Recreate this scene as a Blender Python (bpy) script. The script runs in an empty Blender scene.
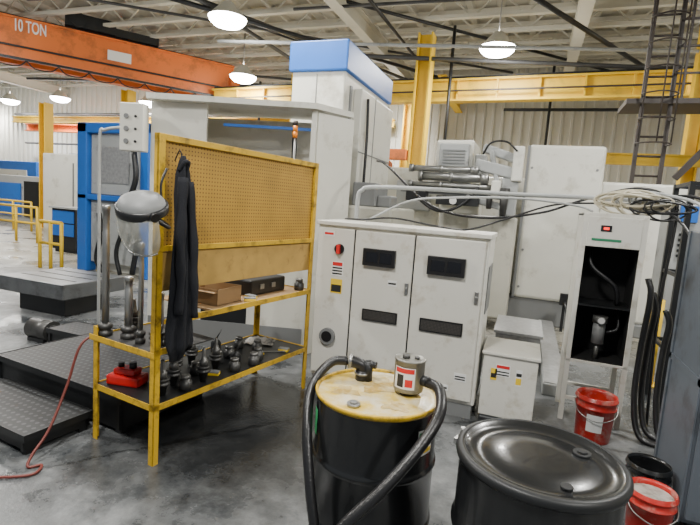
import bpy, bmesh, math, random
from mathutils import Vector, Matrix
random.seed(5)
COL = bpy.context.scene.collection
R = math.radians

# ------------------------------------------------------------------ materials
def mat(name, col, rough=.5, metal=0.0, var=0.0, scale=4.0, dirt=None, amt=0.0, dscale=3.0, bump=0.0, bscale=80, emit=0.0, alpha=1.0, trans=0.0, coat=0.0):
    m = bpy.data.materials.new(name); m.use_nodes = True
    nt = m.node_tree; N = nt.nodes; L = nt.links
    b = N['Principled BSDF']
    b.inputs['Roughness'].default_value = rough
    b.inputs['Metallic'].default_value = metal
    b.inputs['Alpha'].default_value = alpha
    b.inputs['Transmission Weight'].default_value = trans
    b.inputs['Coat Weight'].default_value = coat
    c4 = (col[0], col[1], col[2], 1)
    b.inputs['Base Color'].default_value = c4
    tc = N.new('ShaderNodeTexCoord')
    out = None
    if var > 0:
        n = N.new('ShaderNodeTexNoise'); n.inputs['Scale'].default_value = scale; n.inputs['Detail'].default_value = 6
        L.new(tc.outputs['Object'], n.inputs['Vector'])
        mx = N.new('ShaderNodeMixRGB'); mx.inputs[1].default_value = tuple(x*(1-var) for x in col)+(1,)
        mx.inputs[2].default_value = tuple(min(1, x*(1+var)) for x in col)+(1,)
        L.new(n.outputs['Fac'], mx.inputs[0]); out = mx.outputs[0]
    if dirt:
        n = N.new('ShaderNodeTexNoise'); n.inputs['Scale'].default_value = dscale; n.inputs['Detail'].default_value = 8; n.inputs['Roughness'].default_value = .7
        L.new(tc.outputs['Object'], n.inputs['Vector'])
        r = N.new('ShaderNodeValToRGB'); r.color_ramp.elements[0].position = .62-amt*.35; r.color_ramp.elements[1].position = .8-amt*.25
        L.new(n.outputs['Fac'], r.inputs[0])
        mx = N.new('ShaderNodeMixRGB'); mx.inputs[1].default_value = c4; mx.inputs[2].default_value = tuple(dirt)+(1,)
        if out: L.new(out, mx.inputs[1])
        L.new(r.outputs[0], mx.inputs[0]); out = mx.outputs[0]
    if out: L.new(out, b.inputs['Base Color'])
    if bump > 0:
        n = N.new('ShaderNodeTexNoise'); n.inputs['Scale'].default_value = bscale
        L.new(tc.outputs['Object'], n.inputs['Vector'])
        bp = N.new('ShaderNodeBump'); bp.inputs['Strength'].default_value = bump; bp.inputs['Distance'].default_value = .01
        L.new(n.outputs['Fac'], bp.inputs['Height']); L.new(bp.outputs[0], b.inputs['Normal'])
    if emit > 0:
        b.inputs['Emission Color'].default_value = c4; b.inputs['Emission Strength'].default_value = emit
    return m

WHITE = mat('machine_white', (.64,.63,.565), .42, var=.06, dirt=(.36,.33,.26), amt=.22, dscale=2.2)
CABW = mat('cabinet_white', (.64,.625,.565), .38, var=.05, dirt=(.42,.37,.28), amt=.24, dscale=5)
BEIGE = mat('machine_beige', (.44,.425,.36), .5, var=.1, dirt=(.18,.16,.12), amt=.18)
GREY = mat('grey_paint', (.18,.185,.185), .5, var=.1)
LGREY = mat('light_grey_paint', (.34,.35,.345), .5, var=.1, dirt=(.12,.11,.10), amt=.2)
TAN = mat('beige_cable_jacket', (.42,.38,.28), .5, var=.1)
CAN = mat('dull_canister_metal', (.24,.235,.21), .4, metal=.5, var=.2, dirt=(.10,.09,.06), amt=.3, dscale=12)
TABLE = mat('worn_table_steel', (.11,.115,.12), .35, metal=.4, var=.25, dirt=(.04,.04,.04), amt=.3)
BLGREY = mat('blue_grey_paint', (.085,.10,.12), .45, var=.1, dirt=(.03,.03,.03), amt=.3)
DARK = mat('dark_metal', (.016,.017,.018), .45, metal=.3, var=.3)
PIPE = mat('grey_pipe', (.045,.045,.045), .5, var=.2)
BLACK = mat('black_plastic', (.008,.008,.009), .4)
INSIDE = mat('black_interior', (.005,.005,.005), .8)
RUBBER = mat('black_rubber', (.009,.009,.010), .35, bump=.2)
STEEL = mat('steel', (.34,.34,.33), .36, metal=.85, var=.2, scale=12)
DSTEEL = mat('oily_steel', (.075,.074,.072), .45, metal=.7, var=.4, scale=15)
TSTEEL = mat('dull_tool_steel', (.16,.157,.15), .45, metal=.7, var=.4, scale=20)
YELLOW = mat('yellow_frame_paint', (.56,.34,.012), .5, var=.14, dirt=(.08,.05,.012), amt=.36, dscale=9)
YBEAM = mat('yellow_beam_paint', (.74,.48,.02), .5, var=.08, scale=1, dirt=(.45,.28,.025), amt=.25, dscale=1.5)
ORANGE = mat('orange_crane_paint', (.68,.16,.025), .5, var=.12, scale=1, dirt=(.24,.08,.025), amt=.34, dscale=1.6)
BLUE = mat('blue_paint', (.016,.125,.48), .4, var=.12)
RED = mat('red_plastic', (.50,.012,.012), .35, var=.15)
REDP = mat('red_pail_plastic', (.46,.018,.012), .35, var=.1, dirt=(.42,.30,.25), amt=.3, dscale=9)
WOOD = mat('plank_wood', (.44,.27,.065), .6, var=.25, scale=9, dirt=(.2,.11,.03), amt=.2, dscale=10)
CARD = mat('cardboard', (.26,.16,.07), .8, var=.15)
RAG = mat('shop_rag_cloth', (.35,.33,.30), .9, var=.3, bump=.4, dirt=(.05,.05,.05), amt=.4, dscale=14)
DRUM = mat('black_drum_paint', (.007,.0075,.008), .24, var=.3, bump=.08, bscale=12, dirt=(.03,.03,.03), amt=.1, coat=.2)
LID1 = mat('stained_yellow_lid', (.52,.36,.05), .3, var=.45, scale=9, dirt=(.60,.57,.47), amt=.55, dscale=6)
STAIN = mat('brown_oil_stain', (.34,.22,.045), .2, var=.5, scale=20, dirt=(.55,.46,.26), amt=.6, dscale=14)
RIMY = mat('yellow_rim', (.64,.40,.015), .35, var=.15, dirt=(.05,.035,.02), amt=.5, dscale=12)
CLOTH = mat('navy_cloth', (.006,.007,.011), .9, var=.4, bump=.3, bscale=120)
CERAM = mat('label_white', (.75,.75,.73), .5)
LRED = mat('label_red', (.62,.02,.02), .5)
LYEL = mat('label_yellow', (.8,.55,.02), .5)
LGRN = mat('label_green', (.03,.30,.10), .5)
LBLU = mat('label_blue', (.03,.08,.35), .5)
LBLK = mat('label_black', (.02,.02,.02), .5)
PAPER = mat('dirty_residue', (.42,.40,.36), .5, var=.25, dirt=(.12,.09,.07), amt=.45, dscale=14)
VISOR = mat('visor_plastic', (.60,.60,.54), .12, alpha=.50)
CEILW = mat('roof_paint', (.56,.54,.46), .7, var=.08)
DECK = mat('roof_deck_paint', (.42,.40,.335), .75, var=.1)
BROWN = mat('dark_brown_paint', (.028,.020,.016), .6, var=.2)
REDHOSE = mat('red_hose_rubber', (.14,.025,.018), .5)
GLOW = mat('lamp_glow', (1,.99,.95), .5, emit=40)
REDL = mat('red_display', (.9,.02,.01), .4, emit=2.5)
AMBER = mat('amber_lens', (.85,.25,.01), .3)
GLASSD = mat('dark_window', (.006,.006,.008), .08)
STONE = mat('galvanised_cover', (.33,.33,.33), .4, metal=.4, var=.45, scale=18)
GREEN = mat('green_paint', (.03,.2,.10), .4)

def floor_mat():
    m = bpy.data.materials.new('oily_concrete'); m.use_nodes = True
    nt = m.node_tree; N = nt.nodes; L = nt.links; b = N['Principled BSDF']
    tc = N.new('ShaderNodeTexCoord')
    def noise(s, d=8, r=.6, w=0):
        n = N.new('ShaderNodeTexNoise'); n.inputs['Scale'].default_value = s; n.inputs['Detail'].default_value = d
        n.inputs['Roughness'].default_value = r; n.inputs['Distortion'].default_value = w
        L.new(tc.outputs['Object'], n.inputs['Vector']); return n
    n1 = noise(1.3, 10, .68, .1); n2 = noise(10, 10, .8); n3 = noise(45, 3)
    r1 = N.new('ShaderNodeValToRGB'); e = r1.color_ramp.elements
    e[0].position = .38; e[0].color = (.034,.037,.040,1); e[1].position = .64; e[1].color = (.185,.19,.19,1)
    x = e.new(.48); x.color = (.100,.105,.108,1)
    L.new(n1.outputs['Fac'], r1.inputs[0])
    mul = N.new('ShaderNodeMixRGB'); mul.blend_type = 'OVERLAY'; mul.inputs[0].default_value = .95
    L.new(r1.outputs[0], mul.inputs[1]); L.new(n2.outputs['Fac'], mul.inputs[2])
    # cleaner, paler concrete in the far aisle
    sx = N.new('ShaderNodeSeparateXYZ'); L.new(tc.outputs['Object'], sx.inputs[0])
    mr = N.new('ShaderNodeMapRange'); mr.inputs[1].default_value = 6.3; mr.inputs[2].default_value = 7.6
    L.new(sx.outputs['Y'], mr.inputs[0])
    pale = N.new('ShaderNodeMixRGB'); pale.inputs[2].default_value = (.34,.32,.265,1)
    L.new(mr.outputs[0], pale.inputs[0]); L.new(mul.outputs[0], pale.inputs[1])
    v = N.new('ShaderNodeTexVoronoi'); v.feature = 'DISTANCE_TO_EDGE'; v.inputs['Scale'].default_value = .42
    wv = N.new('ShaderNodeMixRGB'); wv.blend_type = 'ADD'; wv.inputs[0].default_value = .25
    L.new(tc.outputs['Object'], wv.inputs[1]); L.new(n2.outputs['Color'], wv.inputs[2]); L.new(wv.outputs[0], v.inputs['Vector'])
    cr = N.new('ShaderNodeValToRGB'); cr.color_ramp.elements[0].position = 0; cr.color_ramp.elements[1].position = .010
    cr.color_ramp.elements[0].color = (.3,.3,.3,1); cr.color_ramp.elements[1].color = (1,1,1,1)
    L.new(v.outputs['Distance'], cr.inputs[0])
    # oil soaked strip between the rack and the machine base
    vd = N.new('ShaderNodeVectorMath'); vd.operation = 'DISTANCE'; vd.inputs[1].default_value = (-1.45,3.55,.5)
    wv2 = N.new('ShaderNodeMixRGB'); wv2.blend_type = 'ADD'; wv2.inputs[0].default_value = 1.0
    n4 = noise(1.8, 7, .65); L.new(tc.outputs['Object'], wv2.inputs[1]); L.new(n4.outputs['Color'], wv2.inputs[2])
    L.new(wv2.outputs[0], vd.inputs[0])
    oil = N.new('ShaderNodeMapRange'); oil.inputs[1].default_value = .55; oil.inputs[2].default_value = 1.15; oil.inputs[3].default_value = .22; oil.inputs[4].default_value = 1
    L.new(vd.outputs['Value'], oil.inputs[0])
    om = N.new('ShaderNodeMixRGB'); om.blend_type = 'MULTIPLY'; om.inputs[0].default_value = 1
    L.new(pale.outputs[0], om.inputs[1]); L.new(oil.outputs[0], om.inputs[2])
    fm = N.new('ShaderNodeMixRGB'); fm.blend_type = 'MULTIPLY'; fm.inputs[0].default_value = 1
    L.new(om.outputs[0], fm.inputs[1]); L.new(cr.outputs[0], fm.inputs[2]); L.new(fm.outputs[0], b.inputs['Base Color'])
    rr = N.new('ShaderNodeMapRange'); rr.inputs[1].default_value = .40; rr.inputs[2].default_value = .56; rr.inputs[3].default_value = .14; rr.inputs[4].default_value = .5
    L.new(n1.outputs['Fac'], rr.inputs[0])
    rm = N.new('ShaderNodeMath'); rm.operation = 'MULTIPLY'; L.new(rr.outputs[0], rm.inputs[0]); L.new(oil.outputs[0], rm.inputs[1])
    rx = N.new('ShaderNodeMath'); rx.operation = 'MAXIMUM'; rx.inputs[1].default_value = .12; L.new(rm.outputs[0], rx.inputs[0])
    L.new(rx.outputs[0], b.inputs['Roughness'])
    bp = N.new('ShaderNodeBump'); bp.inputs['Strength'].default_value = .2; bp.inputs['Distance'].default_value = .01
    L.new(n3.outputs['Fac'], bp.inputs['Height']); L.new(bp.outputs[0], b.inputs['Normal'])
    return m

def grid_mat(name, base, dot, ax, sp, rad, rough=.6, metal=0, bumpy=0, var=.15):
    """regular pattern of dots on a surface spanned by object axes ax"""
    m = bpy.data.materials.new(name); m.use_nodes = True
    nt = m.node_tree; N = nt.nodes; L = nt.links; b = N['Principled BSDF']
    b.inputs['Roughness'].default_value = rough; b.inputs['Metallic'].default_value = metal
    tc = N.new('ShaderNodeTexCoord'); s = N.new('ShaderNodeSeparateXYZ'); L.new(tc.outputs['Object'], s.inputs[0])
    sq = []
    for a in ax:
        d = N.new('ShaderNodeMath'); d.operation = 'DIVIDE'; d.inputs[1].default_value = sp; L.new(s.outputs[a], d.inputs[0])
        f = N.new('ShaderNodeMath'); f.operation = 'FRACT'; L.new(d.outputs[0], f.inputs[0])
        u = N.new('ShaderNodeMath'); u.operation = 'SUBTRACT'; u.inputs[1].default_value = .5; L.new(f.outputs[0], u.inputs[0])
        p = N.new('ShaderNodeMath'); p.operation = 'POWER'; p.inputs[1].default_value = 2; L.new(u.outputs[0], p.inputs[0])
        sq.append(p)
    ad = N.new('ShaderNodeMath'); ad.operation = 'ADD'; L.new(sq[0].outputs[0], ad.inputs[0]); L.new(sq[1].outputs[0], ad.inputs[1])
    lt = N.new('ShaderNodeMath'); lt.operation = 'LESS_THAN'; lt.inputs[1].default_value = rad*rad; L.new(ad.outputs[0], lt.inputs[0])
    n = N.new('ShaderNodeTexNoise'); n.inputs['Scale'].default_value = 4; n.inputs['Detail'].default_value = 8
    L.new(tc.outputs['Object'], n.inputs['Vector'])
    c = N.new('ShaderNodeMixRGB'); c.inputs[1].default_value = tuple(x*(1-var*1.6) for x in base)+(1,); c.inputs[2].default_value = tuple(x*(1+var*1.6) for x in base)+(1,)
    L.new(n.outputs['Fac'], c.inputs[0])
    mx = N.new('ShaderNodeMixRGB'); mx.inputs[2].default_value = tuple(dot)+(1,)
    L.new(lt.outputs[0], mx.inputs[0]); L.new(c.outputs[0], mx.inputs[1]); L.new(mx.outputs[0], b.inputs['Base Color'])
    if bumpy:
        bp = N.new('ShaderNodeBump'); bp.inputs['Strength'].default_value = bumpy; bp.inputs['Distance'].default_value = .006
        L.new(lt.outputs[0], bp.inputs['Height']); L.new(bp.outputs[0], b.inputs['Normal'])
    return m
PEG = grid_mat('perforated_hardboard', (.40,.225,.028), (.11,.055,.009), ('Y','Z'), .0254, .20, var=.22)
TREAD = grid_mat('raised_dot_tread', (.006,.0065,.007), (.045,.047,.05), ('X','Y'), .055, .24, rough=.5, metal=.1, bumpy=.6, var=.3)
VENT = grid_mat('vent_filter', (.015,.015,.015), (.08,.07,.06), ('X','Z'), .012, .3)

# ------------------------------------------------------------------ mesh builder
class MB:
    def __init__(s): s.v=[]; s.f=[]; s.sm=[]; s.mi=[]; s.c=0
    def m(s, i): s.c = i; return s
    def add(s, vs, fs, smooth=False):
        o = len(s.v); s.v += [Vector(v) for v in vs]
        for f in fs:
            s.f.append([i+o for i in f]); s.sm.append(smooth); s.mi.append(s.c)
        return s
    def box(s, x0,x1,y0,y1,z0,z1):
        return s.add([(x0,y0,z0),(x1,y0,z0),(x1,y1,z0),(x0,y1,z0),(x0,y0,z1),(x1,y0,z1),(x1,y1,z1),(x0,y1,z1)],
            [(0,3,2,1),(4,5,6,7),(0,1,5,4),(1,2,6,5),(2,3,7,6),(3,0,4,7)])
    def frame(s, d):
        d = Vector(d).normalized(); u = Vector((0,0,1)) if abs(d.z) < .9 else Vector((1,0,0))
        a = d.cross(u).normalized(); return d, a, a.cross(d).normalized()
    def beam(s, p0, p1, w, h):
        p0=Vector(p0); p1=Vector(p1); d,a,b = s.frame(p1-p0); vs=[]
        for p in (p0,p1):
            for (i,j) in ((-1,-1),(1,-1),(1,1),(-1,1)): vs.append(p+a*i*w/2+b*j*h/2)
        return s.add(vs, [(0,1,2,3),(7,6,5,4),(0,4,5,1),(1,5,6,2),(2,6,7,3),(3,7,4,0)])
    def ibeam(s, p0, p1, w, h, t=.03):
        p0=Vector(p0); p1=Vector(p1); d,a,b=s.frame(p1-p0)
        s.beam(p0+b*(h/2-t/2), p1+b*(h/2-t/2), w, t); s.beam(p0-b*(h/2-t/2), p1-b*(h/2-t/2), w, t); s.beam(p0, p1, t, h-2*t)
        return s
    def cyl(s, p0, p1, r0, r1=None, n=20):
        r1 = r0 if r1 is None else r1
        p0=Vector(p0); p1=Vector(p1); d,a,b = s.frame(p1-p0); vs=[]
        for p,r in ((p0,r0),(p1,r1)):
            for k in range(n):
                t=2*math.pi*k/n; vs.append(p+(a*math.cos(t)+b*math.sin(t))*r)
        s.add(vs, [(k,(k+1)%n,n+(k+1)%n,n+k) for k in range(n)], True)
        o=len(s.v)-2*n
        s.f.append([o+k for k in range(n)][::-1]); s.sm.append(False); s.mi.append(s.c)
        s.f.append([o+n+k for k in range(n)]); s.sm.append(False); s.mi.append(s.c)
        return s
    def lathe(s, prof, c=(0,0,0), n=32, M=None, smooth=True, close=True):
        vs=[]; c=Vector(c)
        for r,z in prof:
            for k in range(n):
                t=2*math.pi*k/n; v=Vector((r*math.cos(t), r*math.sin(t), z))
                if M: v = M@v
                vs.append(v+c)
        fs=[]
        for j in range(len(prof)-1):
            for k in range(n):
                fs.append((j*n+k, j*n+(k+1)%n, (j+1)*n+(k+1)%n, (j+1)*n+k))
        s.add(vs, fs, smooth)
        if close:
            o=len(s.v)-n*len(prof); e=len(s.v)-n
            if prof[0][0] > 1e-4: s.f.append([o+k for k in range(n)][::-1]); s.sm.append(False); s.mi.append(s.c)
            if prof[-1][0] > 1e-4: s.f.append([e+k for k in range(n)]); s.sm.append(False); s.mi.append(s.c)
        return s
    def tube(s, pts, r, n=10, sub=6, smooth=True):
        P=[Vector(p) for p in pts]
        if sub>1 and len(P)>2:
            Q=[]; E=[P[0]*2-P[1]]+P+[P[-1]*2-P[-2]]
            for i in range(1,len(E)-2):
                a,b,c,d=E[i-1:i+3]
                for k in range(sub):
                    t=k/sub
                    Q.append(.5*((2*b)+(c-a)*t+(2*a-5*b+4*c-d)*t*t+(3*b-a-3*c+d)*t**3))
            Q.append(P[-1]); P=Q
        d,a,b = s.frame(P[1]-P[0]); vs=[]
        for i,p in enumerate(P):
            t=(P[min(i+1,len(P)-1)]-P[max(i-1,0)]).normalized()
            a=(a-t*a.dot(t)).normalized(); b=t.cross(a)
            for k in range(n):
                q=2*math.pi*k/n; vs.append(p+(a*math.cos(q)+b*math.sin(q))*(r if not callable(r) else r(i/(len(P)-1))))
        m=len(P)
        fs=[(j*n+k,j*n+(k+1)%n,(j+1)*n+(k+1)%n,(j+1)*n+k) for j in range(m-1) for k in range(n)]
        s.add(vs,fs,smooth); o=len(s.v)-n*m
        s.f.append([o+k for k in range(n)][::-1]); s.sm.append(False); s.mi.append(s.c)
        s.f.append([o+(m-1)*n+k for k in range(n)]); s.sm.append(False); s.mi.append(s.c)
        return s
    def xf(s, M): s.v=[M@v for v in s.v]; return s

def mesh_obj(name, mb, mats, bevel=0):
    me = bpy.data.meshes.new(name); me.from_pydata([tuple(v) for v in mb.v], [], mb.f)
    if not isinstance(mats,(list,tuple)): mats=[mats]
    for x in mats: me.materials.append(x)
    for p,sm,mi in zip(me.polygons, mb.sm, mb.mi): p.use_smooth=sm; p.material_index=mi
    bm=bmesh.new(); bm.from_mesh(me); bmesh.ops.recalc_face_normals(bm, faces=bm.faces); bm.to_mesh(me); bm.free()
    me.update()
    o = bpy.data.objects.new(name, me); COL.objects.link(o)
    if bevel:
        b=o.modifiers.new('edge','BEVEL'); b.width=bevel; b.segments=2; b.limit_method='ANGLE'; b.angle_limit=R(50)
    return o

class Thing:
    def __init__(s, name, label, cat, loc=(0,0,0), rz=0, group=None):
        o = bpy.data.objects.new(name, None); o.empty_display_size=.1; COL.objects.link(o)
        o.location=loc; o.rotation_euler=(0,0,R(rz)); o['label']=label; o['category']=cat
        if group: o['group']=group
        s.o=o; s.M=Matrix.Translation(loc)@Matrix.Rotation(R(rz),4,'Z')
    def part(s, name, mb, mats, bevel=0, label=None, parent=None, world=False):
        if world: mb.xf(s.M.inverted())
        p = mesh_obj(name, mb, mats, bevel); p.parent = parent or s.o
        if label: p['label']=label
        return p
    def text(s, txt, size, loc, rot, m, name='lettering', parent=None, sx=1):
        c=bpy.data.curves.new('t','FONT'); c.body=txt; c.size=size; c.align_x='CENTER'; c.align_y='CENTER'; c.extrude=.0015; c.offset=size*.02
        t=bpy.data.objects.new('t',c); COL.objects.link(t); bpy.context.view_layer.update()
        me=bpy.data.meshes.new_from_object(t); bpy.data.objects.remove(t)
        me.materials.clear(); me.materials.append(m)
        o=bpy.data.objects.new(name, me); COL.objects.link(o); o.parent=parent or s.o
        o.location=loc; o.rotation_euler=rot; o.scale=(sx,1,1); return o

def single(name, label, cat, mb, mats, loc=(0,0,0), rz=0, bevel=0, group=None, world=True):
    if world: mb.xf((Matrix.Translation(loc)@Matrix.Rotation(R(rz),4,'Z')).inverted())
    o=mesh_obj(name, mb, mats, bevel); o.location=loc; o.rotation_euler=(0,0,R(rz))
    o['label']=label; o['category']=cat
    if group: o['group']=group
    return o

def dup(o, loc, rz=None, label=None):
    c=o.copy(); COL.objects.link(c); c.location=loc
    if rz is not None: c.rotation_euler=(0,0,R(rz))
    if label: c['label']=label
    def rec(a,b):
        for ch in a.children:
            k=ch.copy(); k.parent=b; COL.objects.link(k); rec(ch,k)
    rec(o,c); return c

def structure(name, mb, m):
    o=mesh_obj(name, mb, m); o['kind']='structure'; return o

# ------------------------------------------------------------------ room shell
X0,X1,Y0,Y1,ZC = -30,9,-5,18,7.0
structure('floor', MB().box(X0,X1,Y0,Y1,-.1,0), floor_mat())
WALLM = mat('white_siding', (.60,.59,.53), .55, var=.06, scale=.5)
def ribbed(p0, p1, z0, z1, nrm, pitch=.32, depth=.06):
    p0=Vector(p0); p1=Vector(p1); L_=(p1-p0).length; d=(p1-p0)/L_; n=int(L_/pitch); nr=Vector(nrm); pts=[]
    for i in range(n+1):
        b=p0+d*i*pitch
        for dx,k in ((0,0),(.2,0),(.23,1),(.29,1)): pts.append(b+d*dx+nr*depth*k)
    mb=MB(); m=len(pts)
    vs=[(p.x,p.y,z0) for p in pts]+[(p.x,p.y,z1) for p in pts]
    mb.add(vs,[(i,i+1,m+i+1,m+i) for i in range(m-1)])
    return mb
structure('wall_back', ribbed((X0,Y1,0),(X1,Y1,0),0,ZC,(0,-1,0)), WALLM)
structure('wall_left', ribbed((X0,Y0,0),(X0,Y1,0),0,ZC,(1,0,0)), WALLM)
structure('wall_right', ribbed((X1,Y0,0),(X1,Y1,0),0,ZC,(-1,0,0)), WALLM)
mb=MB(); xs=[]; x=X0
while x<X1:
    xs += [(x,ZC),(x+.5,ZC),(x+.56,ZC-.07),(x+.70,ZC-.07)]; x+=.76
m_=len(xs)
mb.add([(a,Y0,z) for a,z in xs]+[(a,Y1,z) for a,z in xs], [(i,i+1,m_+i+1,m_+i) for i in range(m_-1)])
structure('ceiling', mb, DECK)

def joist(y):
    mb=MB(); a,b=ZC-.12,ZC-.62
    mb.box(X0,X1,y-.06,y+.06,a-.05,a+.05); mb.box(X0,X1,y-.07,y+.07,b-.04,b+.04)
    x=X0; up=True
    while x<X1-.6:
        mb.beam((x,y,a if up else b),(x+.6,y,b if up else a),.035,.035); up=not up; x+=.6
    return mb
JZ=6.4
j0=single('roof_joist','cream painted open web steel roof joist','roof joist',joist(7.0),CEILW,(0,7.0,JZ),group='roof joists')
for k in range(1,11): dup(j0,(0,7.0+1.05*k,JZ))
GZ=6.12
g0=single('roof_girder','cream painted steel roof girder below the joists','roof girder',MB().ibeam((-4.4,Y0,GZ),(-4.4,Y1,GZ),.26,.42),CEILW,(-4.4,8,GZ),group='roof girders')
for x in (-22,.6,5.2): dup(g0,(x,8,GZ))
for k,(p,q,r) in enumerate((((-8.6,6,5.9),(-3,17,5.6),.05),((-9,6,5.65),(-1.5,17,5.65),.05),((-6,7,5.4),(8,11,5.4),.05),((-2,6.5,5.55),(4,17,5.55),.05),
      ((-7,9.5,5.15),(8,12.5,5.15),.035),((-5,11.2,5.3),(8,14.5,5.3),.05),((-11,8,5.75),(-5,8.2,5.7),.05),((-7.0,6,5.75),(-6.9,17,5.75),.05),((-2.2,12.3,2.5),(-2.2,12.3,6.2),.04),((1.0,6.2,5.3),(7,9.5,5.3),.05),((-24,16.8,4.9),(-9,16.8,4.9),.06),((-1.2,17.2,5.2),(8,17.2,5.2),.05),((-9.0,15.4,5.35),(7,14.6,5.5),.04),
      ((-8,7,6.25),(2,17,6.25),.04),((-3,8,6.1),(8,8.6,6.1),.04),((-5.5,10.2,6.0),(8,10.8,6.0),.035),((-3.6,7.2,5.9),(-3.4,17,5.9),.04),((-5.6,16.5,5.4),(8,16.6,5.4),.045),((.2,15.8,3.2),(.2,15.8,6.2),.04),((3.2,7,5.6),(3.6,17,5.6),.05),
      ((-13,7.6,6.25),(-1,16.5,6.2),.035),((-20,14.5,5.9),(-6,16.9,5.9),.05),((-14,13.5,6.0),(-5,17.5,6.0),.04),((-9.8,7.0,6.3),(-5.2,16.5,6.3),.03),((-.6,7.5,6.2),(6,16.5,6.2),.035),((-24,17.3,3.6),(-5,17.3,3.6),.05),((-4,9.3,5.85),(8,9.6,5.85),.03),((-10.4,16.9,3.0),(-10.4,16.9,6.2),.05))):
    single('ceiling_pipe','sprinkler pipe slung under the roof','pipe',MB().cyl(p,q,r,n=10),(PIPE,DARK,PIPE,DARK,LGREY)[k%5],((p[0]+q[0])/2,(p[1]+q[1])/2,p[2]),group='roof pipes')

# ------------------------------------------------------------------ high-bay lamps
def lamp(loc, first=[None], light=True):
    if first[0] is None:
        T=Thing('high_bay_lamp','round white high bay lamp, glowing, hung from the roof','ceiling lamp',loc,group='high bay lamps')
        T.part('lamp_shade',MB().lathe([(.10,.38),(.14,.34),(.22,.25),(.36,.10),(.41,.06),(.39,.06),(.20,.24),(.08,.34)],n=28,close=False),CEILW)
        T.part('lamp_lens',MB().lathe([(.001,-.13),(.15,-.12),(.28,-.08),(.36,-.01),(.39,.06)],n=28,close=False),GLOW)
        T.part('suspension_rod',MB().cyl((0,0,.34),(0,0,1.67),.015,n=8),STEEL)
        first[0]=T.o; o=T.o
    else: o=dup(first[0],loc)
    if not light: return
    ld=bpy.data.lights.new('lamp_light','AREA'); ld.shape='DISK'; ld.size=.6; ld.energy=118; ld.color=(1,.98,.93)
    lo=bpy.data.objects.new('lamp_light',ld); COL.objects.link(lo); lo.parent=o; lo.location=(0,0,-.17)
    lu=bpy.data.lights.new('lamp_uplight','POINT'); lu.energy=48; lu.shadow_soft_size=.25; lu.color=(1,.98,.93)
    lo=bpy.data.objects.new('lamp_uplight',lu); COL.objects.link(lo); lo.parent=o; lo.location=(.0,0,-.45)
for l in ((-6.3,8.85,5.3),(-1.07,11.4,5.3),(-19.5,15.6,5.3),(-23.2,16,5.3),(-8.45,12.75,5.2),(-12.4,7.2,5.3),(-3.4,4.4,5.3),(2.6,5.5,5.3),(-1.5,.2,5.3),(-7,1.5,5.3),(4.5,12,5.3),(3.5,-.5,5.3),(-18,10,5.3),(-5,15.9,5.3)):
    lamp(l)
for l in ((-15.6,16.6,5.3),(-12.6,16.2,5.3),(-26.6,17.2,5.3)): lamp(l,light=False)

# ------------------------------------------------------------------ crane beams, columns
CR=Vector((-12,11.5,5.5))
T=Thing('bridge_crane','orange overhead bridge crane girder marked 10 TON','bridge crane',tuple(CR))
p0=Vector((-16.4,6.1,5.62)); p1=Vector((-10.0,14.4,5.5))
T.part('girder',MB().ibeam(p0,p1,.5,1.04,.05).beam(p0,p1,.36,.94),ORANGE,world=True)
d=(p1-p0).normalized(); nrm=Vector((d.y,-d.x,0)).normalized()
T.part('cable_track',MB().beam(p0-Vector((0,0,.58))+nrm*.32,p1-Vector((0,0,.58))+nrm*.32,.06,.06),DARK,world=True)
T.part('trolley_rail',MB().beam(p0+Vector((0,0,.56)),p1+Vector((0,0,.56)),.08,.08),DARK,world=True)
ang=math.atan2(d.y,d.x)
def on(t,z,off=.262):
    v=p0+d*t+nrm*off-CR; v.z=z-CR.z; return v
T.text('10 TON',.44,on(4.78,5.87,.19),(R(90),0,ang),CERAM,sx=.50)
q=p0+d*7.0+nrm*.2; q.z=5.58
T.part('rating_plate',MB().beam(q-d*.32,q+d*.32,.03,.28),CERAM,world=True)
T.part('trolley',MB().beam(p0+d*5.6+Vector((0,0,.80)),p0+d*6.9+Vector((0,0,.80)),.5,.36).beam(p0+d*6.9+Vector((0,0,.72)),p0+d*8.1+Vector((0,0,.72)),.4,.22).cyl(p0+d*5.9+nrm*.35+Vector((0,0,.80)),p0+d*5.9-nrm*.35+Vector((0,0,.80)),.2),DARK,world=True)
T.part('hoist_drum',MB().cyl(p0+d*7.2-nrm*.85+Vector((0,0,.85)),p0+d*8.2-nrm*.85+Vector((0,0,.85)),.24),GREY,world=True)
T.part('walkway_rail',MB().beam(p0+d*3.5-nrm*2.1+Vector((0,0,1.0)),p1-nrm*2.1+Vector((0,0,1.0)),.04,.04).beam(p0+d*3.5+nrm*.27+Vector((0,0,-.25)),p1+nrm*.27+Vector((0,0,-.25)),.03,.05),DARK,world=True)
mb=MB()
for i in range(9):
    q=p0+d*(3.2+.75*i)+nrm*.34+Vector((0,0,-.62)); mb.tube([q,q+d*.18+Vector((0,0,-.16)),q+d*.55+Vector((0,0,-.16)),q+d*.74],.018,n=6,sub=3)
T.part('festoon_cable',mb,BLACK,world=True)
T.part('end_truck',MB().beam(p1-nrm*2.1,p1+nrm*.4,.3,.45),ORANGE,world=True)
o2=-nrm*1.7
T.part('second_girder',MB().beam(p0+o2+Vector((0,0,.1)),p1+o2,.36,.9),ORANGE,world=True)
a=Vector((-10.0,13.5,4.80)); b=Vector((7.8,12.3,4.84))
T=Thing('crane_runway_beam','long yellow steel crane runway beam with rail','crane beam',(0,11.8,4.7))
T.part('beam',MB().ibeam(a,b,.3,.56,.05),YBEAM,world=True)
T.part('rail',MB().beam(a+Vector((0,0,.32)),b+Vector((0,0,.32)),.06,.08),DARK,world=True)
T.part('conductor_bar',MB().beam(a+Vector((-.05,-.25,-.05)),b+Vector((-.05,-.25,-.05)),.03,.04),BROWN,world=True)
mb=MB()
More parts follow.
